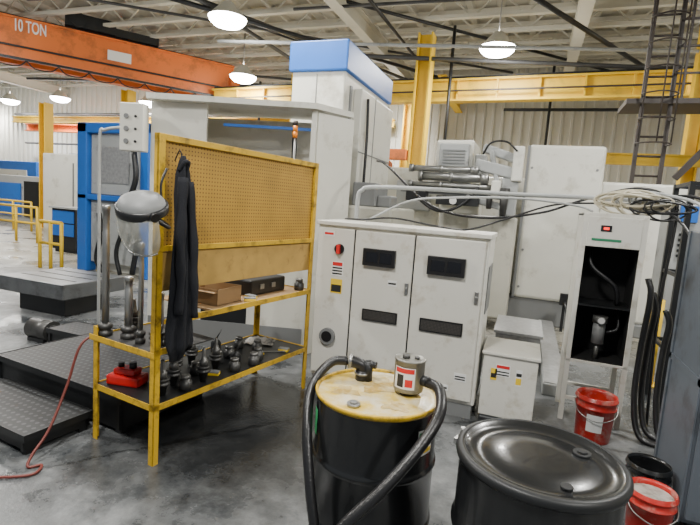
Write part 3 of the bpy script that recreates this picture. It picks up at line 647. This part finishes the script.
single('suction_hose','thick black hose looping off the drum lid to the floor','hose',
  MB().tube([(-.775,2.2,.958),(-.85,2.16,.945),(-.895,2.05,.85),(-.84,1.90,.70),(-.765,1.80,.50),(-.70,1.74,.28),(-.71,1.66,.08),(-.80,1.5,.026)],.023,n=14),RUBBER,(-.9,1.9,0))
single('delivery_hose','thick black hose arching down the front of the drum','hose',
  MB().tube([(-.352,2.14,.948),(-.29,2.07,.95),(-.26,1.93,.90),(-.31,1.80,.80),(-.41,1.67,.67),(-.54,1.56,.52),(-.64,1.48,.30),(-.74,1.38,.05),(-.9,1.25,.026)],.024,n=14),RUBBER,(-.5,1.6,0))

T=Thing('open_head_drum','glossy black open head steel drum with clamped lid','drum',(.13,1.82,0))
T.part('body',MB().lathe(drum_body(),n=56,close=False),DRUM)
T.part('clamp_ring',MB().lathe([(.285,.845),(.297,.848),(.301,.862),(.297,.878),(.285,.884),(.274,.880)],n=56,close=False),DARK)
T.part('lid',MB().lathe([(.285,.880),(.270,.882),(.262,.866),(.20,.864),(.19,.870),(.10,.870),(.001,.872)],n=56,close=False),DRUM)
T.part('bung',MB().cyl((.15,.10,.865),(.15,.10,.878),.032,n=18).cyl((.15,.10,.878),(.15,.10,.884),.02,n=6),DARK)
T.part('vent_plug',MB().cyl((.08,-.17,.865),(.08,-.17,.874),.02,n=14),DARK)
T.part('ring_lever',MB().beam((-.26,.12,.865),(-.305,-.02,.865),.012,.022).cyl((-.285,.08,.85),(-.285,.08,.88),.012,n=10),STEEL)

# ------------------------------------------------------------------ pegboard rack
RK=(-2.06,2.28,0); RZ=-9.2
def rk(x,y,z):
    v=Matrix.Translation(RK)@Matrix.Rotation(R(RZ),4,'Z')@Vector((x,y,z)); return tuple(v)
T=Thing('tool_rack','yellow steel tool rack with tall pegboard back','tool rack',RK,rz=RZ)
def angle(mb,x,y,z1,sx,sy,w=.042,t=.006,z0=0):
    mb.box(min(x,x+sx*w),max(x,x+sx*w),min(y,y+sy*t),max(y,y+sy*t),z0,z1).box(min(x,x+sx*t),max(x,x+sx*t),min(y,y+sy*w),max(y,y+sy*w),z0,z1)
for (x,y,z,sx,sy) in ((0,0,2.07,-1,1),(0,1.68,2.07,-1,-1),(-.62,0,.80,1,1),(-.62,1.68,.95,1,-1)):
    mb=MB(); angle(mb,x,y,z,sx,sy); T.part('post',mb,YELLOW)
mb=MB()
mb.box(-.66,0,-.004,.002,.70,.74).box(-.66,0,-.004,.036,.70,.705)
mb.box(-.625,-.619,0,1.68,.70,.74)
mb.box(-.006,0,.2,1.68,.90,.94).box(-.62,0,1.674,1.68,.90,.94).box(-.006,0,0,.25,.72,.76)
mb.box(-.006,0,0,1.68,.36,.40).box(-.62,-.614,0,1.68,.36,.40).box(-.62,0,0,.006,.36,.40).box(-.62,0,1.674,1.68,.36,.40)
T.part('rail',mb,YELLOW)
T.part('lower_shelf',MB().box(-.614,-.006,.006,1.674,.385,.392),DARK)
T.part('end_shelf',MB().box(-.655,-.006,.002,.5,.722,.730),DSTEEL)
T.part('upper_shelf',MB().box(-.614,-.006,.5,1.674,.918,.930),CARD)
T.part('pegboard',MB().box(-.03,-.022,.02,1.66,1.40,2.03),PEG)
mb=MB().box(-.045,0,0,1.68,2.03,2.07).box(-.045,0,0,1.68,1.37,1.405).box(-.02,.004,0,.045,1.37,2.07).box(-.02,.004,1.635,1.68,1.37,2.07)
T.part('pegboard_frame',mb,YELLOW,.003)
T.part('plank',MB().box(-.04,-.018,.03,1.65,1.12,1.365),WOOD,.003)

def bar(x,y,z,h,r,lab):
    T=Thing('boring_bar',lab,'tool',rk(x,y,z),group='upright tools on the rack')
    T.part('flange',MB().lathe([(r*1.1,0),(r*1.9,.0),(r*1.9,.03),(r*1.5,.035),(r*1.5,.05),(r*1.9,.055),(r*1.9,.075),(r,.09)],n=24),DSTEEL)
    T.part('shank',MB().lathe([(r,.085),(r,h*.8),(r*.9,h*.81),(r*.9,h-.03),(r*1.1,h-.03),(r*1.1,h),(r*.8,h+.005)],n=20),STEEL)
bar(-.58,.06,.73,.88,.024,'tall polished steel boring bar standing on the rack')
bar(-.27,.10,.73,.66,.017,'slim steel boring bar standing on the rack')
bar(-.42,.12,.73,.42,.026,'short thick steel boring bar standing on the rack')
bar(-.15,.16,.73,.35,.02,'short steel arbor standing on the rack')
bar(-.34,.30,.73,.5,.018,'long steel arbor standing on the rack')
T=Thing('tool_holder','oily steel taper tool holder standing on the shelf','tool holder',rk(-.12,.16,.392),group='tool holders on the lower shelf')
T.part('taper',MB().lathe([(.022,.0),(.036,.07),(.05,.075),(.05,.085),(.042,.09),(.042,.1),(.05,.105),(.05,.12)],n=20),DSTEEL)
T.part('nose',MB().lathe([(.03,.12),(.03,.16),(.022,.165),(.014,.2),(.012,.24),(.008,.245)],n=18),TSTEEL)
TH=T.o
for x,y in ((-.20,.32),(-.10,.50),(-.34,.46),(-.22,.74),(-.44,.70)):
    dup(TH,rk(x,y,.392),random.uniform(0,90))
T=Thing('collet_nut','short oily steel collet chuck lying on the shelf','collet chuck',rk(-.08,.32,.392),group='collet chucks')
T.part('barrel',MB().lathe([(.035,0),(.045,.01),(.045,.06),(.034,.065),(.034,.08)],n=20),DSTEEL)
T.part('nut',MB().lathe([(.03,.08),(.034,.082),(.034,.1),(.02,.105)],n=8),TSTEEL)
CN=T.o
for x,y in ((-.24,.56),(-.08,.80),(-.33,1.0),(-.12,1.12),(-.45,1.25),(-.30,.84),(-.06,1.0),(-.28,1.3)): dup(CN,rk(x,y,.392),random.uniform(0,90))
for x,y in ((-.08,.08),(-.5,.22),(-.22,.42)): dup(TH,rk(x,y,.73),random.uniform(0,90),label='oily steel taper tool holder on the end shelf')
dup(CN,rk(-.08,1.6,.931),20,label='short oily steel collet chuck on the upper shelf')
T=Thing('cutting_insert_box','small plastic box of cutting inserts on the lower shelf','insert box',rk(-.14,.64,.392),rz=20,group='insert boxes')
T.part('tray',MB().box(-.045,.045,-.03,.03,0,.02),LYEL,.003); T.part('cover',MB().box(-.045,.045,-.03,.03,.02,.028),GREY,.002)
for x,y,z,q in ((-.2,1.22,.392,60),(-.1,1.45,.392,10),(-.06,.92,.931,35),(-.12,1.0,.931,-15)): dup(T.o,rk(x,y,z),q)
T=Thing('red_tool_case','red plastic tool holder block on the lower shelf','tool block',rk(-.46,.15,.392),rz=10)
T.part('block',MB().box(-.12,.12,-.07,.07,0,.07).box(-.08,.08,-.05,.05,.07,.115),RED,.012)
T.part('knob',MB().cyl((-.05,0,.115),(-.05,0,.145),.02,n=14),DARK)
T.part('knob',MB().cyl((.04,0,.115),(.04,0,.155),.025,n=14),DARK)
T=Thing('red_can','red metal can lying among the tools','can',rk(-.18,.28,.73))
T.part('body',MB().cyl((0,0,0),(0,0,.16),.035,n=18),RED); T.part('nozzle',MB().cyl((0,0,.16),(0,0,.2),.012,.006,n=12),BLACK)
T=Thing('equipment_case','black equipment case lying on the upper shelf','case',rk(-.3,1.2,.931),rz=-9)
T.part('case',MB().box(-.2,.14,-.16,.3,0,.13),BLACK,.015)
for a_ in (-.05,.1): T.part('latch',MB().box(.14,.148,a_,a_+.05,.05,.09),STEEL)
T=Thing('cardboard_box','open cardboard box on the upper shelf','box',rk(-.3,.72,.931),rz=-4)
T.part('box',MB().box(-.16,.20,-.14,.14,0,.006).box(-.16,.2,-.14,-.135,0,.12).box(-.16,.2,.135,.14,0,.12).box(-.16,-.155,-.14,.14,0,.12).box(.195,.2,-.14,.14,0,.12),CARD)
T.part('flap',MB().beam((-.16,-.16,.10),(.2,-.16,.10),.05,.004),CARD)
T=Thing('wrench','steel spanner lying on the lower shelf','wrench',rk(-.16,1.35,.392),rz=40)
T.part('shaft',MB().box(-.1,.1,-.012,.012,0,.008),TSTEEL,.002); T.part('jaw',MB().cyl((.11,0,0),(.11,0,.012),.025,n=6).cyl((-.11,0,0),(-.11,0,.012),.022,n=16),TSTEEL)
vs=[];n=12
for i in range(n):
    for j in range(n):
        x=(i/(n-1)-.5)*.26; y=(j/(n-1)-.5)*.22
        vs.append((x+.01*math.sin(j*2),y+.01*math.sin(i*1.7),max(.004,.035*abs(math.sin(i*1.1+j*.5))*math.cos(j*.9)+.02)*(1-.7*max(abs(x)/.13,abs(y)/.11)**4)))
single('shop_rag','crumpled dirty grey shop rag on the lower shelf','rag',MB().add(vs,[(i*n+j,i*n+j+1,(i+1)*n+j+1,(i+1)*n+j) for i in range(n-1) for j in range(n-1)],True),RAG,rk(-.42,1.5,.394),rz=20,world=False)
for x,y,h in ((-.2,.94,.07),(-.5,1.02,.09)):
    T=Thing('oil_can','small dark oil can on the lower shelf','oil can',rk(x,y,.392),group='oil cans')
    T.part('can',MB().lathe([(.04,0),(.042,.005),(.042,h),(.02,h+.03),(.012,h+.035)],n=18),DARK)
    T.part('spout',MB().cyl((0,0,h+.03),(.05,0,h+.12),.008,.003,n=8),TSTEEL)

# jacket
T=Thing('work_jacket','dark navy work jacket hanging limp from the rack post','jacket',rk(.075,.11,1.2),rz=RZ)
st=[(1.95,.010,.012),(1.91,.022,.022),(1.84,.038,.034),(1.72,.050,.038),(1.55,.052,.040),(1.38,.060,.042),(1.20,.066,.045),(1.02,.075,.046),(.89,.083,.048),(.79,.085,.048),(.73,.076,.042)]
vs=[];n=56
for j,(z,w,dp) in enumerate(st):
    for k in range(n):
        t=2*math.pi*k/n; f=1+.22*math.sin(5*t+z*2.5)+.15*math.sin(8*t-z*4)
        vs.append((dp*math.cos(t)*f+.010*math.sin(z*7), w*math.sin(t)*f+.015*math.sin(z*5)+.02*(1.9-z), z-1.2+(.04*math.sin(2*t) if j==len(st)-1 else 0)))
m_=len(st)
fs=[(j*n+k,j*n+(k+1)%n,(j+1)*n+(k+1)%n,(j+1)*n+k) for j in range(m_-1) for k in range(n)]+[tuple(range(n)),tuple((m_-1)*n+k for k in range(n))]
T.part('coat_body',MB().add(vs,fs,True),CLOTH)
T.part('sleeve',MB().tube([(.028,-.02,.62),(.045,-.035,.42),(.046,-.04,.2),(.05,-.035,-.0),(.048,-.045,-.20)],lambda t:.030-.005*t+.004*math.sin(t*22),n=12),CLOTH)
T.part('sleeve',MB().tube([(.028,.025,.60),(.042,.045,.38),(.046,.066,.14),(.048,.072,-.04),(.05,.082,-.24)],lambda t:.028-.004*t+.004*math.sin(t*19),n=12),CLOTH)
T.part('collar',MB().tube([(.0,-.025,.66),(.03,-.015,.71),(.03,.015,.71),(0,.025,.66)],.014,n=8),CLOTH)
T.part('hanging_loop',MB().tube([(.0,0,.72),(-.03,0,.78),(-.07,0,.72)],.004,n=6),CLOTH)

# face shield
T=Thing('face_shield','large translucent face shield with dark headband hanging on the rack post','face shield',(-1.985,2.09,1.565),rz=-20)
T.o.rotation_euler=(R(16),R(18),R(-20)); T.o.scale=(1.12,1.12,1.12)
vs=[];n=22
for j,(z,rr) in enumerate(((.075,.118),(.03,.126),(-.05,.126),(-.11,.112),(-.15,.088))):
    for k in range(n+1):
        t=R(170+200*k/n); vs.append((rr*math.cos(t),rr*math.sin(t)*.95,z))
o=mesh_obj('visor',MB().add(vs,[(j*(n+1)+k,j*(n+1)+k+1,(j+1)*(n+1)+k+1,(j+1)*(n+1)+k) for j in range(4) for k in range(n)],True),VISOR); o.parent=T.o
T.part('visor_trim',MB().tube([(.088*math.cos(R(a_)),.084*math.sin(R(a_)),-.151) for a_ in range(170,371,20)],.005,n=6,sub=2),STEEL)
T.part('crown',MB().lathe([(.112,.082),(.108,.10),(.092,.122),(.06,.136),(.001,.142)],n=28,close=False),GREY)
T.part('headband',MB().lathe([(.112,.045),(.121,.05),(.121,.086),(.112,.09)],n=28,close=False),BLACK)
T.part('ratchet_band',MB().tube([(-.105,0,.06),(-.10,.06,.0),(-.05,.10,-.04),(.05,.10,-.04),(.10,.06,.0),(.105,0,.06)],.010,n=8),BLACK)
T.part('adjust_knob',MB().cyl((.115,0,.07),(.137,0,.07),.022,n=14),BLACK)
T.part('adjust_knob',MB().cyl((-.115,0,.07),(-.137,0,.07),.022,n=14),BLACK)
T.part('strap',MB().tube([(0,.1,.09),(-.03,.12,.16),(-.06,.17,.22)],.006,n=6),BLACK)

# ------------------------------------------------------------------ steps, block, hose on floor
def steps(x0,x1,y0,y1,z,name,lab,rz=0):
    T=Thing(name,lab,'step platform',((x0+x1)/2,(y0+y1)/2,0),rz=rz); w=(x1-x0)/2; h=(y1-y0)/2
    T.part('tread',MB().box(-w,w,-h,h,z-.03,z),TREAD,.004)
    T.part('edge_trim',MB().box(-w-.006,w+.006,-h-.006,-h,z-.045,z+.004).box(-w-.006,w+.006,h,h+.006,z-.045,z+.004).box(-w-.006,-w,-h,h,z-.045,z+.004).box(w,w+.006,-h,h,z-.045,z+.004),DARK)
    mb=MB().box(-w+.02,w-.02,-h+.015,-h+.035,.03,z-.03).box(-w+.02,w-.02,h-.035,h-.015,.03,z-.03).box(-w+.02,-w+.04,-h,h,.03,z-.03).box(w-.04,w-.02,-h,h,.03,z-.03)
    T.part('skirt',mb,DARK)
    for a in (-w+.05,w-.05):
        for b in (-h+.05,h-.05): T.part('foot',MB().box(a-.03,a+.03,b-.03,b+.03,0,.03),DARK)
steps(-4.0,-2.48,2.56,3.40,.28,'step_platform','black raised dot metal work platform reaching under the rack',-6)
steps(-3.85,-2.80,2.06,2.52,.14,'step_platform','low black raised dot metal step in front of the platform',-6)
steps(-4.6,-3.2,3.52,3.88,.22,'step_platform','black metal platform next to the machine enclosure',0)
T=Thing('surface_block','dark grey steel machine table on a low dark base','machine table',(-6.0,4.8,0))
T.part('slab',MB().box(-6.6,-5.4,4.35,5.35,.26,.46),TABLE,.01,world=True)
T.part('slot',MB().box(-6.5,-5.5,4.6,4.63,.455,.463).box(-6.5,-5.5,4.85,4.88,.455,.463).box(-6.5,-5.5,5.1,5.13,.455,.463),DARK,world=True)
T.part('base',MB().box(-6.4,-5.55,4.5,5.2,0,.26),DARK,.01,world=True)
T=Thing('motor_pump','dark coolant pump lying beside the platform','pump',(-4.9,3.7,0))
T.part('motor',MB().cyl((-.15,0,.12),(.15,0,.12),.11).cyl((.15,0,.12),(.2,0,.12),.07),DSTEEL)
T.part('foot',MB().box(-.12,.12,-.09,.09,0,.04),DARK)
single('air_hose','thin dark red air hose snaking across the floor','hose',
  MB().tube([(-2.72,2.5,.72),(-2.76,2.36,.66),(-2.76,2.25,.4),(-2.73,2.1,.17),(-2.72,1.98,.06),(-2.69,1.93,.012),(-2.64,1.98,.012),(-2.60,1.88,.012),(-2.8,1.75,.012),(-3.1,1.66,.012),(-3.6,1.68,.012)],.009,n=8),REDHOSE,(-2.8,2,0))

# ------------------------------------------------------------------ far left machines
T=Thing('machining_cell','blue framed machining cell with white sliding door','machine tool',(-7.6,8,0))
mb=MB().box(-8.55,-8.3,7.2,7.45,0,2.95).box(-6.95,-6.75,7.2,7.45,0,2.95).box(-8.55,-6.75,7.2,7.45,2.75,2.95).box(-8.55,-6.75,7.2,7.4,1.45,1.56)
T.part('frame',mb,BLUE,.02,world=True)
T.part('door',MB().box(-8.28,-6.97,7.3,7.38,1.57,2.74).box(-8.28,-6.97,7.3,7.38,.2,1.44),LGREY,.01,world=True)
T.part('rear_body',MB().box(-8.5,-6.8,7.5,9.6,0,2.7),WHITE,.02,world=True)
T.part('window',MB().box(-8.0,-7.3,7.28,7.30,1.8,2.5),STONE,world=True)
T.part('hose_bundle',MB().tube([(-7.0,7.1,2.4),(-6.9,7.05,1.9),(-7.1,7.05,1.3),(-6.9,7.1,.8),(-7.0,7.1,.1)],.05,n=8).tube([(-7.3,7.15,1.6),(-7.2,7.1,1.1),(-7.4,7.1,.5),(-7.3,7.1,.05)],.04,n=8).tube([(-7.9,7.15,1.2),(-7.8,7.1,.8),(-7.9,7.1,.3),(-7.7,7.1,.05)],.05,n=8),DARK,world=True)
T.part('monitor',MB().box(-6.85,-6.5,7.0,7.15,1.3,1.7),BLACK,.01,world=True)
T=Thing('machining_cell','white machining centre with dark window across the aisle','machine tool',(-12,10.5,0))
T.part('body',MB().box(-13.2,-10.9,10,12,0,2.55),WHITE,.03,world=True)
T.part('window',MB().box(-11.6,-11.1,9.98,10,1.2,2.1),GLASSD,world=True); T.part('door_seam',MB().box(-12.02,-11.98,9.98,10,.3,2.3),GREY,world=True)
T=Thing('machining_cell','blue and white machine beyond the aisle','machine tool',(-18,14,0))
T.part('body',MB().box(-21,-17.6,13.5,15.5,0,1.9),LGREY,.03,world=True); T.part('blue_door',MB().box(-20.7,-19,13.45,13.5,.3,1.6),BLUE,world=True); T.part('dark_door',MB().box(-18.8,-17.8,13.45,13.5,.3,1.7),DARK,world=True)
T=Thing('machining_cell','tall white machine with blue band far across the shop','machine tool',(-15.6,15,0))
T.part('body',MB().box(-17.2,-14.2,14.2,16,0,2.9),WHITE,.03,world=True); T.part('blue_band',MB().box(-17.2,-14.2,14.17,14.2,2.3,2.9),BLUE,world=True); T.part('window',MB().box(-16.6,-15.2,14.17,14.2,1.1,2.0),GLASSD,world=True)
T=Thing('machining_cell','blue machine cabinet far across the shop','machine tool',(-22.5,16.8,0))
T.part('body',MB().box(-24.5,-21.4,15.9,17.3,0,2.6),BLUE,.03,world=True); T.part('door',MB().box(-24,-22,15.87,15.9,.4,2.2),WHITE,world=True)
T=Thing('storage_shelf','dark storage shelf loaded with bins across the aisle','shelf',(-15,12.6,0))
for x in (-15.8,-14.2):
    for y in (12.3,12.9): T.part('upright',MB().beam((x,y,0),(x,y,2.0),.06,.06),DARK,world=True)
for z in (.3,.9,1.5,1.98): T.part('shelf_board',MB().box(-15.8,-14.2,12.3,12.9,z,z+.04),BLUE,world=True)
for i in range(9):
    x=-15.5+.5*(i%3); z=(.34,.94,1.54)[i//3]
    single('storage_bin','plastic storage bin on the dark shelf','bin',MB().box(x-.2,x+.2,12.35,12.8,z,z+.28),random.choice([LGREY,BLUE,DARK,RED]),(x,12.6,z),bevel=.01,group='storage bins')
T=Thing('tool_cabinet','dark workshop tool cabinet beside the aisle','tool cabinet',(-10.9,9.0,0))
T.part('body',MB().box(-11.3,-10.5,8.8,9.3,.08,1.1),DARK,.01,world=True); T.part('worktop',MB().box(-11.35,-10.45,8.75,9.35,1.1,1.14),LGREY,world=True)
T.part('drawer',MB().box(-11.26,-10.54,8.78,8.8,.75,1.05),BLUE,world=True); T.part('drawer',MB().box(-11.26,-10.54,8.78,8.8,.42,.72),BLUE,world=True); T.part('base',MB().box(-11.25,-10.55,8.85,9.25,0,.08),DARK,world=True)
def railing(x0,x1,y,h=1.0):
    T=Thing('guard_rail','yellow tubular guard rail along the aisle','guard rail',((x0+x1)/2,y,0),group='yellow guard rails')
    for x in (x0,(x0+x1)/2,x1): T.part('post',MB().cyl((x,y,0),(x,y,h),.035,n=10),YBEAM,world=True)
    T.part('rail',MB().cyl((x0,y,h),(x1,y,h),.035,n=10),YBEAM,world=True)
    T.part('rail',MB().cyl((x0,y,h*.55),(x1,y,h*.55),.03,n=10),YBEAM,world=True)
railing(-17.8,-16.0,11.7); railing(-9.2,-8.6,6.9,.95); railing(-14.6,-12.9,9.6,1.0)

# ------------------------------------------------------------------ camera, world
cam=bpy.data.cameras.new('camera'); cam.sensor_width=36; cam.lens=480/700*36; cam.clip_end=200
co=bpy.data.objects.new('camera',cam); COL.objects.link(co)
co.matrix_world=Matrix.Translation((0,0,1.74))@Matrix.Rotation(R(20),4,'Z')@Matrix.Rotation(R(83),4,'X')@Matrix.Rotation(R(4.1),4,'Z')
bpy.context.scene.camera=co
w=bpy.data.worlds.new('world'); bpy.context.scene.world=w; w.use_nodes=True
w.node_tree.nodes['Background'].inputs[0].default_value=(.85,.92,1,1); w.node_tree.nodes['Background'].inputs[1].default_value=.36
